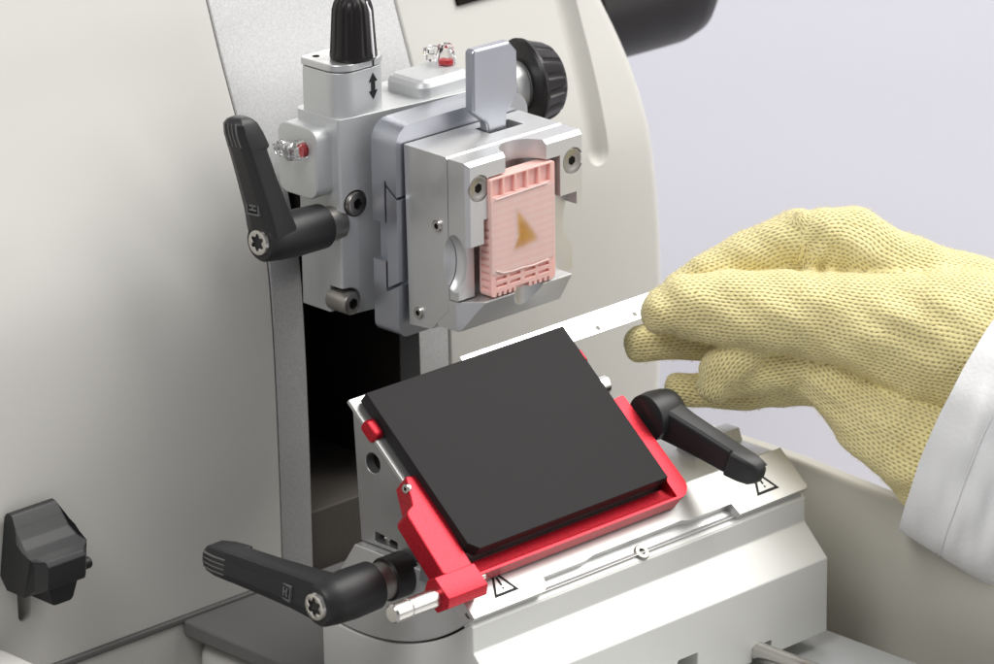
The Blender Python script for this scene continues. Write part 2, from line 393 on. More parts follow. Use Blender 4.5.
# locking knob on the left cover
def locking_knob():
    y0 = 73.6
    # seen from the side (y,z) it is a thumb rest: hollow top, pointed below
    a_ = P(37, 568, 'y', y0-18); b_ = P(93, 546, 'y', y0-18); x0, x1 = a_[0]-.5, b_[0]+.5; zt = (a_[2]+b_[2])/2
    prof = [(0,-8),(0,10.5),(-2,12.5),(-5,12.0),(-8.5,8.6),(-12,5.2),(-15.5,3.0),(-20,1.4),(-24,.2),(-25.5,-1.4),(-24.5,-9),(-16,-12),(-4,-12)]
    prof = [(p[0]*.74, p[1]*1.0) for p in prof]; pts = rnd(prof, [0,.6,1.5,1.5,3,4,4,2,.6,.8,1,1,0], 4); cz = zt
    xs = [x0, x0+3.2, x1-3.2, x1]; loops = []
    for x, e in zip(xs, (1,0,0,1)):
        xc = (x0+x1)/2; sx_ = lambda p: 1-.24*max(0, min(1, (p[1]-5)/5))-.12*max(0, min(1, (-p[0]-14)/4))
        loops.append([(xc+(x-xc)*sx_(p), y0+p[0]+e*3.0*max(0, min(1, (-p[0]-15)/3)), zt+p[1]-e*2.2*max(0, min(1, (p[1]-17)/3))) for p in pts])
    b = MB().loft(loops); o = obj('locking_knob', b, BLACK, mt, bevel=.7, seg=3, ang=40)
    wdg = MB().py(rnd([(x0+5, cz-4), (x1-1, cz-4), (x1-6, cz-17), (x0+9, cz-17)], [1,1,2,2], 4), y0-14, y0-1)
    obj('wedge', wdg, BLACK, o, bevel=.6)
    st = MB().cyl((x1-1.5, y0-12, cz-7.5), (x1+2.6, y0-12, cz-7.5), 1.9); obj('pin', st, BLACK, o, bevel=.6)
    return o
locking_knob()

# ================================================================== 3. SPECIMEN HEAD
sh = thing('specimen_head', 'grey aluminium specimen head with black fluted knobs above the dark slot', 'specimen head', (0, 60, -28.5))
hz = [(-32.3,47.2),(-26,46.0),(14,41.2),(27,41.2),(27,68),(-30.5,68),(-32.3,66)]
pk1 = MB().cyl((-25.2, 30, 9.6), (-25.2, 53, 9.6), 5.0); pk1b = MB().box(-40, -25.2, 30, 53, 4.6, 4.75)
scr1 = P(358, 204, 'y', 45.2); scr2 = P(353.5, 304, 'y', 44.4)
def pocket(c, r, dep): 
    return MB().py(rnd([(c[0]-14, c[2]-r), (c[0]+r, c[2]-r), (c[0]+r, c[2]+r), (c[0]-14, c[2]+r)], [0,r*.95,r*.95,0], 8), 20, dep)
scoop = MB().cyl((-37.8, 45, 2), (-37.8, 58, 2), 9.5)
house = MB().pz(rnd(hz, [1.0,0,0,2,2,1,1], 6), -28.5, 36)
obj('housing', house, ALUL, sh, bevel=.9, seg=3, cuts=[MB().cyl((scr1[0], 20, scr1[2]), (scr1[0], 52, scr1[2]), 4.3), pocket(scr2, 4.7, 53)], ang=32)
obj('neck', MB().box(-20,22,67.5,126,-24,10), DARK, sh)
def cap_screw(c, r):
    b = MB(); b.lathe((c[0], c[1]+9, c[2]), (0,-1,0), [(0,r),(8.2,r),(8.8,r*.93),(9,r*.82),(9,r*.5,hexf),(6.5,r*.46,hexf),(6.4,.3)], 48)
    o = obj('cap_screw', b, SCREW, sh, ang=35); socket_shade(o, (c[0], c[1]+9, c[2]), (0,-1,0), 7.9, r*.52, hexf); return o
cap_screw((scr1[0], 45.2, scr1[2]), 3.9); cap_screw((scr2[0], 44.4, scr2[2]), 3.8)
# block with the vertical knob
kb = [(-32.2,64.5),(-32.2,46.2),(-9.8,46.2),(-9.8,64.5)]
obj('knob_block', MB().pz(rnd(kb, [2,6.5,8.5,2], 12), 35.5, 50.5), ALUL, sh, bevel=.4)
ar = MB()
ac = P(373.5, 85.5, 'y', 46.4)
def arrowpoly(s): return [(0,4.6),(1.75,1.6),(.8,1.6),(.8,-1.6),(1.75,-1.6),(0,-4.6),(-1.75,-1.6),(-.8,-1.6),(-.8,1.6),(-1.75,1.6)]
ax_ = ac[0]-.4
ar.frame((ax_, 46.15, ac[2]), (1,0,0), (0,0,1), (0,1,0), [(a,b*.93) for a,b in arrowpoly(1)], -.12, .9)
obj('arrow_mark', ar, INK, sh)
obj('block_lid', MB().pz(rnd([(-32.5,64.8),(-32.5,45.9),(-9.5,45.9),(-9.5,64.8)], [2,6.8,8.8,2], 12), 50.8, 53.2), ALU, sh, bevel=.5)
lm = MB(); lm.box(ax_-.28, ax_+.28, 45.75, 50, 50.9, 53.25); obj('lid_mark', lm, INK, sh)
lh = MB().cyl((-28.5,61,53.1),(-28.5,61,53.3),1.15); obj('lid_screw', lh, DARK, sh)
def fluted(p, d, prof, n=14, depth=.055, mk=None, name='adjusting_knob', ref=None):
    f = lambda th: 1-depth*max(0, math.cos(n*th))**.6 if math.cos(n*th) > 0 else 1
    b = MB(); b.lathe(p, d, [(t, r, f if fl_ else None) for t, r, fl_ in prof], n*12, ref=ref)
    return obj(name, b, KNOBB, sh, ang=40)
kc = P(353.5, 57.0, 'z', 53.3)
k1 = fluted(kc, (0,0,1), [(0,7.2,0),(.6,7.5,0),(1.6,7.45,0),(2.6,7.3,1),(15.5,6.5,1),(17.8,5.9,1),(19.3,4.9,0),(20.0,3.2,0),(20.1,.5,0)])
ml = MB()
for z0, z1, r0_, r1_ in ((.8,15.5,7.62,6.62),(15.5,18.6,6.62,5.35)):
    d = np.array([.28,-.96,0]); d /= np.linalg.norm(d); sd = np.array([-d[1], d[0], 0])
    ml.loft([[kc+np.array([0,0,z])+d*(r_+o)+sd*w for w, o in ((-.42,-1.2),(.42,-1.2),(.42,0),(-.42,0))] for z, r_ in ((z0,r0_),(z1,r1_))])
obj('white_mark', ml, WHITE, k1)
# round knob on the right
kd = np.array([1,-.22,0]); kd /= np.linalg.norm(kd)
k2c = P(514, 86, 'y', 52)
sf = MB(); sf.lathe(k2c-kd*26, kd, [(0,7.0),(22,7.0),(22.2,8.6),(27.0,8.6),(27.6,8.0),(29.5,8.0)], 64); obj('knob_shaft', sf, ALU, sh, bevel=.3)
k2 = fluted(k2c+kd*2.0, kd, [(0,11.5,0),(.4,14.6,0),(1.3,15.2,0),(2.4,15.0,0),(3.2,14.3,1),(9.3,12.6,1),(10.8,11.8,1),(11.8,10.6,0),(12.4,7.0,0),(12.5,.5,0)], 16, .06)
# status plates with clear knobs
def rr_plate(parent, name, O, U, V, N, hw, hh, t, r=4, ch=1.4):
    b = MB(); lp = []
    for n_, s in ((0,0),(t-ch,0),(t-ch*.35,.35*ch),(t,ch)):
        pl_ = rnd(rect(-hw+s, hw-s, -hh+s, hh-s), max(.5, r-s), 6)
        lp.append([np.array(O)+np.array(U)*a+np.array(V)*c+np.array(N)*n_ for a, c in pl_])
    return obj(name, b.loft(lp), ALUL, parent, bevel=0, ang=22)
s1c = P(300, 161, 'x', -38.6); print('status1', s1c)
rr_plate(sh, 'status_plate', (-31.5, s1c[1]+1.0, s1c[2]), (0,1,0), (0,0,1), (-1,0,0), 9.0, 11.5, 7.3, 4.0, .35)
s2 = P(426, 76, 'z', 41.5); print('status2', s2)
rr_plate(sh, 'status_plate', (12.2, 53.2, 35.8), (1,0,0), (0,1,0), (0,0,1), 11.5, 9.2, 5.6, 4.0, 2.2)
def clear_knob(c, d, ref=None):
    star = lambda th: 1+.13*math.cos(6*th)
    d = np.array(d, float)
    b = MB(); b.lathe(c, d, [(0.05,3.2),(2.2,3.2),(3.0,3.0),(4.6,2.5,star),(6.0,2.4,star),(6.6,1.7,star),(6.65,.3)], 36)
    o = obj('status_light', b, CLEAR, sh, ang=25)
    of = np.array([0,-.9,0]) if abs(d[0]) > .5 else np.array([0,0,0.]); r_ = MB().cyl(np.array(c)+d*.25+of, np.array(c)+d*1.6+of, 1.7, 1.6, 32); obj('red_insert', r_, REDP, o)
    return o
c1 = P(302, 149, 'x', -38.9); clear_knob(c1, (-1,0,0))
c2 = P(446, 64, 'z', 41.5); clear_knob(c2, (0,0,1)); c3 = P(432, 60, 'z', 41.5)
b_ = MB(); b_.lathe(c3, (0,0,1), [(0.05,1.9),(1.6,1.9),(1.8,2.4,lambda t: 1+.16*math.cos(5*t)),(4.2,2.3,lambda t: 1+.16*math.cos(5*t)),(4.6,1.2),(4.62,.2)], 40); obj('clear_screw', b_, CLEAR, sh, ang=25)
c4 = P(288, 146, 'x', -38.9)
b_ = MB(); b_.lathe(c4, (-1,0,0), [(0.05,1.9),(1.6,1.9),(1.8,2.4,lambda t: 1+.16*math.cos(5*t)),(4.2,2.3,lambda t: 1+.16*math.cos(5*t)),(4.6,1.2),(4.62,.2)], 40); obj('clear_screw', b_, CLEAR, sh, ang=25)
# lever on the left side
lv1 = P(333, 223, 'x', -32.2)
lever(sh, lv1, lv1+np.array([-31.5,-1.2,1.6]), P(243, 120, 'x', -66)-(lv1+np.array([-31.5,0,1.6])), L=41)

# ================================================================== 4. CASSETTE CLAMP
cc = thing('cassette_clamp', 'satin aluminium clamp with upright grey tab gripping the pink cassette', 'clamp', (3.5, 20, -29))
XL, XRR = -21.3, 28.4
bodyp = [(9.9,29.5),(29.2,29.7),(28.2,-29.2),(18.2,-28.4),(9.9,-19.8)]
sc_l = MB().ell((-23.6, 7.0, -4.4), (6.3, 5.6, 10.2)); sc_r = MB().ell((30.6, 9.0, -.3), (6.0, 15, 9.6))
tabslot = MB().box(5.0, 19.5, 18.0, 25.0, 20, 40)
obj('body', MB().px(bodyp, XL, XRR), ALU, cc, bevel=.5, cuts=[sc_l, sc_r, tabslot, MB().px([(9,28),(9,31),(12,31)], -40, 40), MB().py([(-23,28.4),(-23,31),(-19,31.6)], 0, 40)])
# front jaw: frame round the cassette
jaw = [(XL,29.2),(XL,-16.5),(-14.5,-16.5),(-14.5,-14),(-14.5,9.8),(-12.4,9.8),(-12.4,23.0),(18.8,23.0),(18.8,9.6),(26,9.6),(26,5.4),(XRR,5.4),(XRR,29.2)]
notch = MB().cyl((3.9, .2, 18), (3.9, .2, 40), 8.9)
sc_l2 = MB().ell((-23.6, 7.0, -4.4), (6.3, 5.6, 10.2))
low_cut = MB().px([(-3,2.0),(5.0,2.0),(5.6,1.4),(5.6,-30),(-3,-30)], -40, -10)
slope_cut = MB().px([(-5,-8),(9.6,-19.2),(9.6,-40),(-5,-40)], -40, -10)
s_pock = [MB().cyl((-16.2,-2,20.3),(-16.2,1.6,20.3),4.35), MB().cyl((24.4,-2,20.0),(24.4,1.6,20.0),4.35)]
obj('front_jaw', MB().py(jaw, 1.0, 9.6), ALU, cc, bevel=.8, seg=2, cuts=[notch, sc_l2, low_cut, slope_cut, MB().px([(0,26.9),(0,31),(4.1,31)], -40, 40), MB().pz([(-23.5,0),(-19.1,0),(-23.5,4.4)], -40, 40)]+s_pock)
for x_, z_ in ((-16.2,20.3),(24.4,20.0)):
    b = MB(); b.lathe((x_, 2.6, z_), (0,-1,0), [(-5,4.2),(1.1,4.2),(1.35,3.9),(1.35,2.9),(1.25,2.7),(1.25,1.75,hexf),(1.15,1.6,hexf),(-3.4,1.6,hexf),(-3.45,.2)], 48); o = obj('hex_screw', b, SCREW, cc, ang=35); socket_shade(o, (x_, 2.6, z_), (0,-1,0), 1.12, 1.72, hexf)
for px_, py_ in ((438,225.5),(419.5,312.5)):
    c = P(px_, py_, 'x', XL); screw('set_screw', cc, (XL-.1, c[1], c[2]), (-1,0,0), 1.95, .8, .5, 1.6, hexf, CHROME, .3)
obj('side_rail', MB().box(19.2, 28.3, 5.4, 9.85, -17.5, 12), ALU, cc, bevel=.4, cuts=[MB().ell((30.6, 7.0, -.3), (6.4, 15, 9.6))])
# lower jaw (wedge) with a finger notch
lipp = [(.6,-16.9),(.6,-17.4),(6.0,-26.6),(15.5,-26.6),(15.5,-16.9)]
lcl = MB().pz([(-9.4,-5),(-30,15.8),(-30,-5)], -40, -10)
fn = MB().cyl((4.2,-3.2,-30), (4.2,-3.2,-10), 7.2, n=64)
obj('lower_jaw', MB().px(lipp, -21.2, 23.2), ALU, cc, bevel=.4, cuts=[fn, lcl])
# flat steel release tab
tp = [(472,54),(474,50),(509,41),(516.5,50),(517.5,94),(506.5,113),(507,142),(490,150),(487,124),(472.5,113)]
tpoly = [(P(a,b,'y',20)[0], P(a,b,'y',20)[2]) for a, b in tp]
tpoly[6] = (tpoly[5][0], 22); tpoly[7] = (tpoly[8][0]+.1, 22)
obj('release_tab', MB().py(rnd(tpoly, [1,1,1,1,1,4,0,0,4,1], 4), 19.6, 23.6), ZINC, cc, bevel=1.0, seg=2)
# rear dovetail plate
plr = rnd(rect(-24.2, 33, -33.8, 35.6), [3.5,3.5,7,7], 8)
gy = P(386, 220, 'x', -24.2)[1]; print('groove y', gy)
obj('rear_plate', MB().py(plr, 29.9, 41.2), ZINC, cc, bevel=.5, seg=3,
    cuts=[MB().box(-40,-18,gy-.35,gy+.55,-19,17), MB().box(-40,-21,gy,50,-9.5,3.2), MB().px([(gy+.4,16.6),(20,5.6),(20,4.6),(gy+.4,15.4)], -40, -18), MB().px([(gy+.4,-18.4),(20,-9.6),(20,-10.8),(gy+.4,-19.6)], -40,-18)])

# ================================================================== 5. TISSUE CASSETTE
tc_ = thing('tissue_cassette', 'pink plastic cassette with a brown triangular tissue piece in wax', 'cassette', (1, 3, -16.4))
X0, X1, Z0, Z1 = -12.6, 15.4, -16.2, 22.4
# tray: walls round, floor grid behind
walls = MB().py(rnd(rect(X0, X1, Z0, Z1), [1.6,1.6,.8,.8], 4), 0.0, 5.2)
pc = [MB().py(rnd(rect(X0+1.1, X1-1.1, Z0+7.6, Z1-7.2), .7, 3), -1, .9)]
for i in range(5):                                    # pockets of the writing end
    w = (X1-X0-3.0)/5; pc.append(MB().box(X0+1.2+i*(w+.15), X0+1.2+i*(w+.15)+w-.75, -1, 1.1, Z1-6.0, Z1-.6))
for r_ in range(2):
    for k in range(4):
        x_ = X0+2.2+k*5.9+(.6 if k > 1 else 0); pc.append(MB().box(x_, x_+4.6, -1, 1.0, Z0+2.9+r_*2.3, Z0+3.9+r_*2.3))
for k in range(11):
    if k in (4,5,6): continue
    x_ = X0+2.2+k*2.2; pc.append(MB().box(x_, x_+1.0, -1, .8, Z0-.5, Z0+1.2))
pc.append(MB().box(X0+10.6, X0+16.4, -1, 1.6, Z0-1, Z0+1.5))
for k in range(9):                                    # notches on the left wall
    z_ = Z0+2.2+k*2.4; pc.append(MB().box(X0-1, X0+.55, .9, 4.4, z_, z_+1.1))
obj('tray', walls, PINK, tc_, bevel=.14, seg=2, cuts=pc)
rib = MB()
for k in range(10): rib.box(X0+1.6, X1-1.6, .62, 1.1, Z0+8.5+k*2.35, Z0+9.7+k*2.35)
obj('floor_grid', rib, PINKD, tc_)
wax = MB(); wp = rnd(rect(X0+.4, X1-.4, Z0+7.2, Z1-6.9), .9, 4)
wax.py(wp, -.10, .9)
wm = WAX
def striped(m):
    nt = m.node_tree; b = nt.nodes['Principled BSDF']; tc = nt.nodes.new('ShaderNodeTexCoord'); sp = nt.nodes.new('ShaderNodeSeparateXYZ'); nt.links.new(tc.outputs['Object'], sp.inputs[0])
    def sine(sock, per, ph):
        a = nt.nodes.new('ShaderNodeMath'); a.operation = 'MULTIPLY_ADD'; a.inputs[1].default_value = 2*PI/(per*MM); a.inputs[2].default_value = ph; nt.links.new(sock, a.inputs[0])
        c = nt.nodes.new('ShaderNodeMath'); c.operation = 'SINE'; nt.links.new(a.outputs[0], c.inputs[0]); return c.outputs[0]
    sx = sine(sp.outputs[0], 6.4, .4); sz = sine(sp.outputs[2], 2.35, 0)
    mx = nt.nodes.new('ShaderNodeMath'); mx.operation = 'MULTIPLY_ADD'; mx.inputs[1].default_value = .35; nt.links.new(sx, mx.inputs[0]); nt.links.new(sz, mx.inputs[2])
    r = nt.nodes.new('ShaderNodeMapRange'); r.inputs[1].default_value = -.9; r.inputs[2].default_value = .9; nt.links.new(mx.outputs[0], r.inputs[0])
    c = nt.nodes.new('ShaderNodeMix'); c.data_type = 'RGBA'; c.inputs[6].default_value = (.90,.575,.53,1); c.inputs[7].default_value = (.885,.53,.485,1)
    nt.links.new(r.outputs[0], c.inputs[0]); nt.links.new(c.outputs[2], b.inputs['Base Color'])
striped(wm)
wo = obj('wax_block', wax, wm, tc_, bevel=.12)
tpx = [(517,211),(519,211.5),(525,219),(531,227),(537,236),(536,240),(530,243),(523,247),(517,249),(513,250),(516,243),(518,236),(517,224)]
tpo = [(P(a,b,'y',0)[0], P(a,b,'y',0)[2]) for a, b in tpx]
tr_ = rnd(tpo, .8, 4); cx_ = sum(p[0] for p in tr_)/len(tr_); cz_ = sum(p[1] for p in tr_)/len(tr_)
def tl(k, y): return [(cx_+(a-cx_)*k, y, cz_+(c-cz_)*k) for a, c in tr_]
to = obj('tissue_piece', MB().loft([tl(1.22,.3), tl(1.22,-.112), tl(1.02,-.118), tl(.82,-.122), tl(.4,-.124)]), TISSUE, wo, smooth=True)
nl = len(tr_); at_ = to.data.attributes.new('thin', 'FLOAT', 'POINT'); at_.data.foreach_set('value', np.repeat([1,1,.72,.28,0], nl).astype(np.float32))
ex = MB(); l0 = P(495,200,'y',0); l1 = P(547,182.5,'y',0)
ex.tube([l0+np.array([0,-.13,0]), l1+np.array([0,-.13,0])], .28, 8)
obj('wax_bead', ex, WAX, wo); ex = MB()
e0 = [P(a,b,'y',0)+np.array([0,-.13,0]) for a, b in ((496,271),(503,273),(512,271),(522,267.5),(533,265),(548,259))]
ex.tube(e0, .3, 8)
obj('wax_bead', ex, WAX, wo)

# ================================================================== 6. KNIFE HOLDER
kh = thing('knife_holder', 'bright metal knife holder with tilted black plate, red guard and warning triangles', 'knife holder', (0, -25, -136))
KE = (-3.0, -31.5)      # knife edge = centre of the arc
def pol(r, deg): return (KE[0]+r*math.cos(R(deg)), KE[1]+r*math.sin(R(deg)))
a0 = math.degrees(math.atan2(-91.3-KE[1], -53.2-KE[0]))%360
basep = [(-54.1,-92),(-54.1,-100),(-64.1,-110),(-64.1,-135.5),(13.5,-135.5)]
aend = math.degrees(math.atan2(-107.2-KE[1], 13.5-KE[0]))%360
basep += [pol(77.6, aend+(a0-aend)*k/30) for k in range(31)]
nb = []
for px_, py_ in ((762,644.5),(688,657)):
    c = P(px_, py_, 'y', -64.1); nb.append(MB().box(c[0]-4.4, c[0]+4.6, -70, -40, -150, c[2]))
obj('base', MB().px(basep, -74.2, 73.2), BASEM, kh, bevel=.45, seg=2, cuts=nb, ang=20)
# strip in front of the label plate
obj('front_strip', MB().pi(rect(-73.6,72.6,64,77.6), -17, -13.25), BASEM, kh, bevel=.2)
c = I(641, 553, -13.25); sp = inc(c[0], c[1], -13.1)
screw('strip_screw', kh, sp, IN, 2.6, .9, .45, 1.2, hexf, SCREW, .3)
# swivel segment
segp = [pol(76.9, aend+(a0-1.0-aend)*k/30) for k in range(31)]
vtop = inc(0, 60.4, -13.6); 
segp += [(float(inc(0,74.5,-13.0)[1]), float(inc(0,74.5,-13.0)[2])), (float(inc(0,60.6,-13.0)[1]), float(inc(0,60.6,-13.0)[2])), (-39.5,-79.6), (-2,-79.6), (5,-90)]
segcut = []
obj('swivel_segment', MB().px(segp, -74.0, 73.0), ALU, kh, bevel=.4, ang=20)
lab = [(-74.4,60.4),(73.6,60.4),(73.6,75.6),(72.6,76.6),(41.6,76.6),(41.0,72.2),(22,72.2),(19,71.4),(-20,71.4),(-24,72.2),(-42.2,72.2),(-42.6,75.2),(-45,76.6),(-74.4,76.6)]
obj('label_plate', MB().pi(lab, -13.0, -10.0), BRUSH, kh, bevel=.3, cuts=[MB().pi(rect(-80,-41.5,73.2,80), -15, -11.6), MB().pi(rect(41.9,80,73.2,80), -15, -11.6)])
fin = MB().px([(-27,-79.7),(-25.4,-75.6),(-19.5,-75.6),(-17,-79.7)], 52, 73); obj('end_stop', fin, ALU, kh, bevel=.3)
def warn(u, v0, nm='warning_symbol'):
    s = 10.2; h = 9.5; b = MB(); n0, n1 = -10.05, -9.955
    def tri(k): # scaled about the centroid
        cu, cv = u, v0+h*2/3
        return [(cu, cv-h*2/3*k), (cu+s/2*k, cv+h/3*k), (cu-s/2*k, cv+h/3*k)]
    o_, i_ = tri(1.0), tri(.70)
    for k in range(3):
        b.pi([o_[k], o_[(k+1) % 3], i_[(k+1) % 3], i_[k]], n0, n1)
    b.pi([(u-.55, v0+3.4), (u+.55, v0+3.4), (u+.35, v0+6.4), (u-.35, v0+6.4)], n0, n1)
    b.pi([(u+.42*math.cos(R(a)), v0+7.35+.42*math.sin(R(a))) for a in range(0,360,36)], n0, n1)
    return obj(nm, b, INK, kh)
warn(-58.0, 63.4); warn(57.6, 63.5)
# carriage under the plate
car = [(1.2,-35.7),(-1.6,-33.2)]
ct = [inc(0, v, -5.1) for v in (-1.2, 58)]
car = [(1.0,-36.0),(float(ct[0][1]),float(ct[0][2])),(float(ct[1][1]),float(ct[1][2])),(-42.5,-79.2),(-1.6,-79.2)]
hole = P(373.5, 463, 'x', -70.5); rc0 = P(375.5, 531, 'x', -70.5); rc1 = P(398, 549, 'x', -70.5)
hc = MB().cyl((-80, hole[1], hole[2]), (-60, hole[1], hole[2]), 3.2)
wc = MB().px([(rc0[1], rc0[2]), (rc1[1], rc0[2]-1.0), (rc1[1], -78), (rc0[1], -78)], -90, -58)
obj('carriage', MB().px(car, -70.8, 19.0), SIDEM, kh, bevel=.35, cuts=[hc, wc])
obj('recess_shade', MB().box(-66, -59, rc1[1]-.5, rc0[1]+.5, -78.5, rc0[2]+.4), DARK, kh)  # black insert stands in for the shade inside the window
obj('recess_shade', MB().cyl((-67.5, hole[1], hole[2]), (-61, hole[1], hole[2]), 3.3), DARK, kh)  # black insert paints the round hole's inner shade
bl_ = MB().cyl((-68, rc0[1]-2.5, -76.5), (-64, rc0[1]-2.5, -76.5), 1.6); obj('adjuster_pin', bl_, CHROME, kh)
# steel facing plate on the slope
fp = MB().pi([(-71.6,-2.0),(19.4,-2.0),(19.4,57),(-71.6,57)], -6.6, -5.0); obj('facing_plate', fp, BRUSH, kh, bevel=.4)
wpx = [(427,548),(431,549),(437,560),(441,583),(419,581),(421,563)]
wing = MB().px([(P(a,b,'x',-75.5)[1], P(a,b,'x',-75.5)[2]) for a, b in wpx], -75.6, -74.2); obj('pointer', wing, SIDEM, kh, bevel=.25)
# black cover plate
blp = [(-68.6,0),(15.5,0),(15.5,60),(-65.6,60),(-68.6,57)]
obj('cover_plate', MB().pi(blp, -4.4, 0), ANOD, kh, bevel=.25)
# red finger guard
barcut = MB().frame(IO, IV, IN, IU, [(58,-6.6),(61,-6.0),(65.9,-3.6),(66.1,-2),(58,-2)], -80, 16.6)
rg_ = obj('finger_guard', MB().pi(rnd([(-70.5,60.9),(16.4,60.9),(17.2,59.5),(17.6,28.2),(22.6,27.8),(23.4,66.8),(-70.5,66.8)], [0,1.2,1,.6,1.2,5.5,0], 6), -9.0, -2.8), REDA, kh, bevel=.35, seg=2, cuts=[barcut])
la = [I(405.5,476,-2.6), I(421,474.5,-2.6), (-69.3, 61.2), (-69.3,67), (-81.0,62.5), (-79.8,39.8), I(412.5,505,-2.6)]
print('la', la)
obj('guard_arm', MB().pi(rnd(la, [.8,.8,0,0,.5,2.5,1.2], 4), -10.0, -2.6), REDA, rg_, bevel=.6, seg=2)
ap = inc(-72.3, 32.0, -4.0); screw('guard_pin', rg_, inc(-73.6, 32.5, -3.4), (-1,0,.1), 1.5, .8, .4, 1, hexf, CHROME, .3)
hb = [I(415,587,-2), I(473,563,-2), I(478,578,-2), I(426,604,-2)]; print('hinge', hb)
hx0, hx1 = -85.8, -69.6; hv = 67.3
hbp = rnd([(hv-4.2,-1.4),(hv+3.6,-1.4),(hv+5.4,-4.4),(hv+3.6,-9.4),(hv-3.6,-10.4),(hv-5.6,-5)], .4, 2)
hbk = MB().frame(IO, IV, IN, IU, hbp, hx0, hx1)
obj('hinge_block', hbk, REDA, rg_, bevel=.4)
pn = MB(); pc0 = inc(hx0+2, hv, -6.0); pn.lathe(pc0, (-1,0,0), [(0,3.0),(13.2,3.0),(13.4,2.75),(13.8,2.75),(14.0,3.0),(19.2,3.0),(19.8,2.4)], 48); obj('hinge_pin', pn, CHROME, rg_, ang=30)
nt_ = MB().cyl(inc(hx1-.5, hv-1, -5.2), inc(hx1+3.4, hv-1, -5.2), 1.5); obj('hinge_nut', nt_, CHROME, rg_)
hs = I(371, 428, -3.5)
obj('guard_stop', MB().frame(IO, IV, IN, IU, rnd(rect(6.8,13.6,-7.5,-2.8), 1.6, 4), -72.3, -68.75), REDA, kh, bevel=.7, seg=3)
obj('guard_stop', MB().frame(IO, IV, IN, IU, rnd(rect(7.5,13.6,-7.2,-2.4), 1.8, 4), 15.7, 18.6), REDA, kh, bevel=.6, seg=3)
rb = P(606, 384, 'x', 22); b = MB(); b.cyl((15, rb[1], rb[2]), (21.6, rb[1], rb[2]), 3.2); obj('plate_bolt', b, CHROME, kh, bevel=.4)
# levers
lv2 = P(401, 574, 'x', -74.0)
obj('lever_boss', MB().cyl(lv2+np.array([2,0,0]), lv2-np.array([6.5,-.2,0]), 6.9), KNOBB, kh, bevel=.4)
b2 = lv2+np.array([-6.5,.2,-.1]); o2 = lv2+np.array([-33.5,.9,-.6])
lever(kh, b2, o2, P(222,546,'x',-108)-o2, hub_r=7.4, L=42)
lv3 = P(644, 419, 'x', 24.2)
o3 = lv3+np.array([13.0,0,0])
lever(kh, lv3-np.array([4.6,0,0]), o3, P(744,463,'x',38.5)-o3, hub_r=7.4, L=39, w0=11.5, thk=.86, emblem=False, bend=.02, collar=False)
# push rod in the base
rp = P(758, 651, 'y', -64); b = MB(); b.cyl((rp[0], -45, rp[2]), (rp[0], -150, rp[2]), 3.1); obj('push_rod', b, CHROME, kh, bevel=.4)

# ================================================================== 7. BLADE
ba = I(460,357,-4.7); bb = I(640,300,-4.7); print('blade', ba, bb, I(640,321,-4.7))
bv = ba[1]
holes = []
for px_, py_ in ((598,328),(634.5,314)):
    c = I(px_, py_, -4.6); holes.append(MB().cyl(inc(c[0], c[1], -6), inc(c[0], c[1], -3), .95, n=24))
obj('disposable_blade', MB().pi([(ba[0], bv), (bb[0]+6, bv), (bb[0]+6, bv+7.6), (ba[0], bv+7.6)], -4.95, -4.62), mat('blade_steel', (.80,.80,.80), .30, .8, .5, brush=((12,2600,2600),.15,.02)), None, cuts=holes,
    org=inc(ba[0], bv, -4.95), label='thin shiny steel blade with holes, pinched by the yellow glove', cat='blade')

# ================================================================== 8. WASTE TRAY
rim = P(815, 463, 'x', 106); print('rim', rim)
tw = MB().px(rnd([(30,-160.4),(30,-97.5),(-20,-97.5),(-320,-112),(-320,-160.4)], [0,10,20,0,0], 6), 106, 112)
obj('waste_tray', tw, TRAYM, None, bevel=1.8, seg=4, org=(109,-100,-160), label='cream tray wall with rounded rim below the white sleeve', cat='tray')

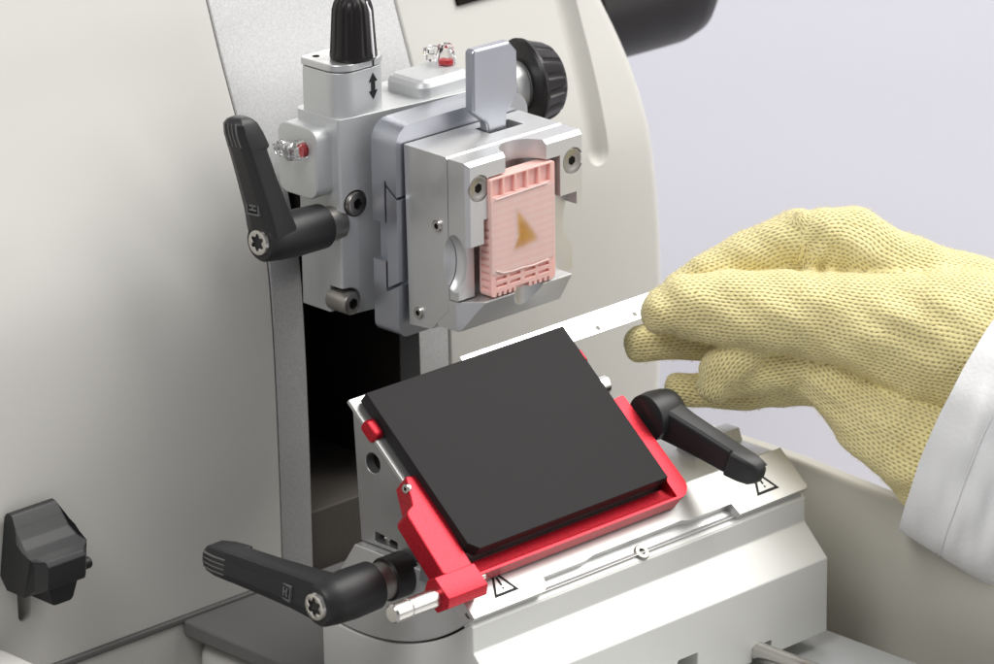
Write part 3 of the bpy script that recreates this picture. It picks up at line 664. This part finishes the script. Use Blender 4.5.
# ================================================================== 9. GLOVED HAND AND SLEEVE
pgrip = P(640, 310, 'y', -4.5); D0 = float((pgrip-CAM)@FW)
def gpt(px, py, dz): return CAM+ray(px, py)*(D0+dz)
PXM = FPX/D0
person = thing('person', 'hand in yellow knitted glove and white sleeve pinching the steel blade', 'person', gpt(994, 640, 10))
def make_glove():
    chains = [
        [(663,312,24,-7),(690,307,33,-6),(730,307,39,-4),(780,312,42,-2),(830,318,45,0),(880,325,55,2),(940,338,70,4),(1060,365,88,5)],
        [(676,286,13,8),(705,274,20,9),(750,256,27,10),(795,241,31,10),(816,243,28,11)],
        [(826,240,32,8),(852,241,35,10),(890,264,37,10),(940,284,36,12),(1050,315,40,14)],
        [(641,344,19,9),(670,340,22,9),(720,336,23,9),(780,336,27,8)],
        [(742,350,26,3),(722,368,24,1),(715,385,18,1)],
        [(805,362,28,10),(770,368,26,8),(730,374,23,6)],
        [(842,226,11,4),(827,250,11,3),(812,266,9,4)],
        [(775,266,13,8),(815,268,14,8),(860,270,14,8)],
        [(800,224,10,4),(812,246,10,3),(807,262,8,4)],
        [(680,390,17,13),(710,390,18,15),(750,388,21,16),(795,380,28,16),(840,368,36,14)],
        [(812,366,26,10),(838,392,30,8),(868,415,39,6),(900,435,46,5),(980,480,72,7)],
        [(720,285,18,14),(800,268,26,15),(880,280,34,15)],
    ]
    s = 1/PXM; h = .85
    gx = np.arange((612-640)*s, (1050-640)*s, h); gy_ = np.arange((196-310)*s, (540-310)*s, h); gz = np.arange(-34, 46, h)
    X, Y, Z = np.meshgrid(gx, gy_, gz, indexing='ij')
    def warp(X, Y, Z):
        w = 1.0
        return (X+.6*np.sin(Y*.30+Z*.2)+.25*np.sin(Y*.7+1.3), Y+.45*np.sin(X*.13+.8)+.25*np.sin(X*.31+Z*.4+1.0), Z+.5*np.sin(X*.16+Y*.24)+.3*np.sin(X*.33-Y*.5))
    def dist(X, Y, Z, want=False):
        Xw, Yw, Zw = warp(X, Y, Z)
        outs = []; info = []
        for ch in chains:
            pts = [np.array([(a-640)*s, (b-310)*s, d]) for a, b, r, d in ch]; rs = [r*s for a, b, r, d in ch]
            best = None; acc = 0; inf = None; ds = []; us = []; vs = []
            for i in range(len(pts)-1):
                a, b = pts[i], pts[i+1]; ab = b-a; L2 = ab@ab; Ln = math.sqrt(L2)
                tt = ((Xw-a[0])*ab[0]+(Yw-a[1])*ab[1]+(Zw-a[2])*ab[2])/L2; t = np.clip(tt, 0, 1)
                dx, dy, dz = Xw-a[0]-t*ab[0], Yw-a[1]-t*ab[1], (Zw-a[2]-t*ab[2])
                rr = rs[i]+t*(rs[i+1]-rs[i])
                d = np.sqrt(dx*dx+dy*dy+dz*dz*1.15)-rr
                best = d if best is None else np.minimum(best, d)
                if want:
                    e = ab/Ln; n1 = np.array([0,0,-1.0]); n1 = n1-e*(n1@e); n1 /= np.linalg.norm(n1); n2 = np.cross(e, n1)
                    ph = np.arctan2(dx*n2[0]+dy*n2[1]+dz*n2[2], dx*n1[0]+dy*n1[1]+dz*n1[2])
                    ds.append(d); us.append(acc+np.clip(tt,-1.2,2.2)*Ln); vs.append(ph*(rr**.8)*(10**.2))
                acc += Ln
            if want:
                w = np.exp(-(np.stack(ds)-best)/1.5); w /= w.sum(0)
                inf = [(w*np.stack(us)).sum(0), (w*np.stack(vs)).sum(0)]
            outs.append(best); info.append(inf)
        if want: return outs, info
        k = 2.1; f = outs[0]
        for q in outs[1:]:
            hh = np.clip(.5+.5*(q-f)/k, 0, 1); f = q*(1-hh)+f*hh-k*hh*(1-hh)
        # folds of loose cloth
        f = f+.75*np.sin((X*.85+Y*.45)*1.05)*np.exp(-(((X-57)/9)**2+((Y+19)/9)**2))
        f = f+.50*np.sin((X*.52-Y*.80)*1.05)*np.exp(-(((X-60)/20)**2+((Y-26)/14)**2))
        f = f+.38*np.sin((-X*.30+Y*.9)*.62)*np.exp(-(((X-80)/22)**2+((Y-8)/14)**2))
        return f
    F = dist(X, Y, Z)
    # naive surface nets
    ins = F < 0
    nx, ny, nz = F.shape
    c = [ins[i:nx-1+i, j:ny-1+j, k:nz-1+k] for i in (0,1) for j in (0,1) for k in (0,1)]
    cnt = sum(q.astype(np.int8) for q in c); act = (cnt > 0) & (cnt < 8)
    idx = -np.ones(act.shape, int); ii = np.argwhere(act); idx[act] = np.arange(len(ii))
    acc = np.zeros((len(ii), 3)); num = np.zeros(len(ii))
    corners = [(i,j,k) for i in (0,1) for j in (0,1) for k in (0,1)]
    for a in range(8):
        for b in range(a+1, 8):
            ca, cb = np.array(corners[a]), np.array(corners[b])
            if np.abs(ca-cb).sum() != 1: continue
            fa = F[ii[:,0]+ca[0], ii[:,1]+ca[1], ii[:,2]+ca[2]]; fb = F[ii[:,0]+cb[0], ii[:,1]+cb[1], ii[:,2]+cb[2]]
            m = (fa < 0) != (fb < 0); t = np.where(m, fa/(fa-fb+1e-12), 0)
            acc += np.where(m[:,None], ca+(cb-ca)*t[:,None], 0); num += m
    pos = ii+acc/num[:,None]
    V = np.stack([gx[0]+pos[:,0]*h, gy_[0]+pos[:,1]*h, gz[0]+pos[:,2]*h], 1)
    faces = []
    for axn in range(3):
        sh_ = [slice(None)]*3; sh2 = [slice(None)]*3; sh_[axn] = slice(0,-1); sh2[axn] = slice(1,None)
        e = ins[tuple(sh_)] != ins[tuple(sh2)]; fl_ = ins[tuple(sh_)]
        o1, o2 = [q for q in range(3) if q != axn]
        pe = np.argwhere(e)
        ok = (pe[:,o1] > 0) & (pe[:,o2] > 0) & (pe[:,o1] < act.shape[o1]) & (pe[:,o2] < act.shape[o2]); pe = pe[ok]
        def cell(d1, d2):
            q = pe.copy(); q[:,o1] -= d1; q[:,o2] -= d2; return idx[q[:,0], q[:,1], q[:,2]]
        qd = np.stack([cell(0,0), cell(1,0), cell(1,1), cell(0,1)], 1)
        fl2 = fl_[pe[:,0], pe[:,1], pe[:,2]] ^ (axn == 1)
        qd[fl2] = qd[fl2][:, ::-1]
        faces.append(qd[(qd >= 0).all(1)])
    faces = np.concatenate(faces)
    # knit coordinates from the nearest finger
    outs, info = dist(V[:,0], V[:,1], V[:,2], True)
    near = np.argmin(np.stack(outs), 0)
    UU = np.stack([q[0]+3.37*n_ for n_, q in enumerate(info)]); WW = np.stack([q[1] for q in info])
    wp = np.array([gpt(640+x/s, 310+y/s, z) for x, y, z in V])
    org = ORG[person.name]
    me = bpy.data.meshes.new('knit_glove')
    me.from_pydata([tuple(p) for p in (wp-org)*MM], [], [tuple(int(i) for i in q) for q in faces]); me.update()
    bmx = bmesh.new(); bmx.from_mesh(me); bmesh.ops.recalc_face_normals(bmx, faces=bmx.faces[:])
    for _ in range(2): bmesh.ops.smooth_vert(bmx, verts=bmx.verts[:], factor=.5, use_axis_x=True, use_axis_y=True, use_axis_z=True)
    bmx.to_mesh(me); bmx.free()
    for p in me.polygons: p.use_smooth = True
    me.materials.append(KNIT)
    # every face takes its stitches from one finger, so that rows meet at a seam without smearing
    nl = len(me.loops); lv = np.zeros(nl, np.int32); me.loops.foreach_get('vertex_index', lv)
    ls = np.zeros(len(me.polygons), np.int32); me.polygons.foreach_get('loop_start', ls)
    lt = np.zeros(len(me.polygons), np.int32); me.polygons.foreach_get('loop_total', lt)
    ch_ = np.repeat(near[lv[ls]], lt)
    order = np.concatenate([np.arange(a, a+n_) for a, n_ in zip(ls, lt)]); chl = np.zeros(nl, int); chl[order] = ch_
    at = me.attributes.new('knit', 'FLOAT_VECTOR', 'CORNER')
    at.data.foreach_set('vector', np.stack([UU[chl, lv], WW[chl, lv], np.zeros(nl)], 1).astype(np.float32).ravel())
    vn = np.zeros(len(me.vertices)*3, np.float32); me.vertices.foreach_get('normal', vn); vn = vn.reshape(-1,3)
    vc = np.zeros(len(me.vertices)*3, np.float32); me.vertices.foreach_get('co', vc); vc = vc.reshape(-1,3)
    # loose fibres standing off the yarn
    front = np.where(vn@FW < .35)[0]; pick = rng.choice(front, 9000); fv = []; ff = []
    for q in pick:
        p = vc[q]; d = vn[q]*rng.uniform(.5,1)+rng.normal(0,.55,3); d /= np.linalg.norm(d); sd = np.cross(d, FW); sd /= np.linalg.norm(sd)+1e-9
        Lf = rng.uniform(.5,1.5)*MM; wd = .035*MM; m_ = p+d*Lf*.55+rng.normal(0,.12,3)*MM; e_ = m_+(d+rng.normal(0,.6,3))*Lf*.4
        k = len(fv); fv += [p-sd*wd, p+sd*wd, m_-sd*wd, m_+sd*wd, e_]; ff += [(k,k+1,k+3,k+2), (k+2,k+3,k+4)]
    fm = bpy.data.meshes.new('loose_fibre'); fm.from_pydata([tuple(map(float, v)) for v in fv], [], ff); fm.materials.append(FIBRE)
    o = bpy.data.objects.new('knit_glove', me); COL.objects.link(o); o.parent = person
    fo = bpy.data.objects.new('loose_fibre', fm); COL.objects.link(fo); fo.parent = o; fo['kind'] = 'stuff'
    return o
make_glove()
def make_sleeve():
    # opening ring: near half of the cuff edge follows the photographed hem line; the far half closes behind the wrist
    n = 96; rings = []
    def ring(off, grow, wob):
        lp = []
        for k in range(n):
            th = 2*PI*k/n
            # centre of the opening and its long axis (px), depth radius in mm
            cx, cy = 958+off*1.0, 408+off*.42
            ax, ay = 60*grow, -122*grow
            bulge = -14*(math.sin(th) > 0)*math.sin(th)**2     # hem curves towards the hand in front
            px_ = cx+ax*math.cos(th)+bulge*.9; py_ = cy+ay*math.cos(th)+bulge*.4
            dz = -34*grow*math.sin(th)+6
            w = wob*(math.sin(3*th+off*.03)+.6*math.sin(5*th-off*.05+1))
            a_ = min(1, off/30)
            w2 = .7*a_*(2.2*math.sin(.085*off+2.3*math.cos(th)*2+.4)+1.5*math.sin(.16*off-3.1*math.cos(th)*1.7+2)+.9*math.sin(.30*off+9*math.cos(th)))+.9*math.sin(7*math.cos(th)+1)+.5*math.sin(17*math.cos(th))
            lp.append(gpt(px_+w+w2*.35, py_+w*.6+w2*.2, dz+w*.5-w2*.55))
        return lp
    offs = [0,2,5,10,15,20,25,30,35,40,43,46,49]+list(range(54,165,5))
    wobs = [min(5, .02*o_+.00012*o_*o_) for o_ in offs]
    dips = {43:-.6,46:-1.2}
    loops = [ring(o_, 1+.0013*o_-(.006 if o_ in dips else 0), w) for o_, w in zip(offs, wobs)]
    inner = [ring(o_, .985+.0013*o_, w) for o_, w in zip(reversed(offs[1:]), reversed(wobs[1:]))]+[ring(.3,.985,0)]
    b = MB(); b.loft(loops+inner, close=True)
    sl_ = obj('coat_sleeve', b, COAT, person, ang=60)
    st = MB()
    rg0 = ring(44.5, 1+.0013*44.5, .8)
    for k in range(0, n):
        for q in (0.08, .42, .75):
            a_ = np.array(rg0[k])*(1-q)+np.array(rg0[(k+1) % n])*q; c_ = np.array(rg0[k])*(1-q-.22)+np.array(rg0[(k+1) % n])*(q+.22)
            st.tube([a_, c_], .22, 6)
    obj('stitching', st, COAT, sl_)
make_sleeve()

# ================================================================== CAMERA, LIGHT, WORLD
cd = bpy.data.cameras.new('camera'); co = bpy.data.objects.new('camera', cd); COL.objects.link(co)
cd.sensor_width = 36; cd.sensor_fit = 'HORIZONTAL'; cd.lens = FPX/994*36; cd.clip_start = .05; cd.clip_end = 50
rotm = Matrix((Vector(RT), Vector(-DN), Vector(-FW))).transposed()
co.matrix_world = Matrix.Translation(Vector(CAM)*MM) @ rotm.to_4x4()
cd.dof.use_dof = True; cd.dof.focus_distance = 1.42; cd.dof.aperture_fstop = 22
SC.camera = co
def area(name, loc, target, size, power, col=(1,1,1), sy=None):
    l = bpy.data.lights.new(name, 'AREA'); l.energy = power; l.color = col; l.size = size
    l.shape = 'RECTANGLE' if sy else 'SQUARE'
    if sy: l.size_y = sy
    o = bpy.data.objects.new(name, l); COL.objects.link(o); o.location = loc
    d = Vector(target)-Vector(loc); o.rotation_euler = d.to_track_quat('-Z', 'Y').to_euler()
    return o
area('softbox', (.85,-.36,1.2), (0,0,0), 1.0, 29, (1,.985,.955))
area('fill_softbox', (-1.15,-.30,1.35), (-.05,.05,0), .8, 16.5, (1,1,1))
bx_ = Vector((.72*.62+.72*.05, .62*.68, .75)); area('background_fill', bx_, (bx_.x+.55, bx_.y+.55, .15), .5, 6, (.98,.98,1))  # unseen lamp added to lighten the far part of the backdrop
area('front_fill', (1.1,-1.35,.46), (0,0,0), 1.15, 7.5, (1,.99,.97))  # fill lamp added to brighten front faces, placed to mirror in the silver panel
w = bpy.data.worlds.new('World'); SC.world = w; w.use_nodes = True
w.node_tree.nodes['Background'].inputs[0].default_value = (.96,.965,1,1); w.node_tree.nodes['Background'].inputs[1].default_value = .24
SC.view_settings.view_transform = 'Standard'; SC.view_settings.look = 'None'; SC.view_settings.exposure = 0; SC.view_settings.gamma = 1
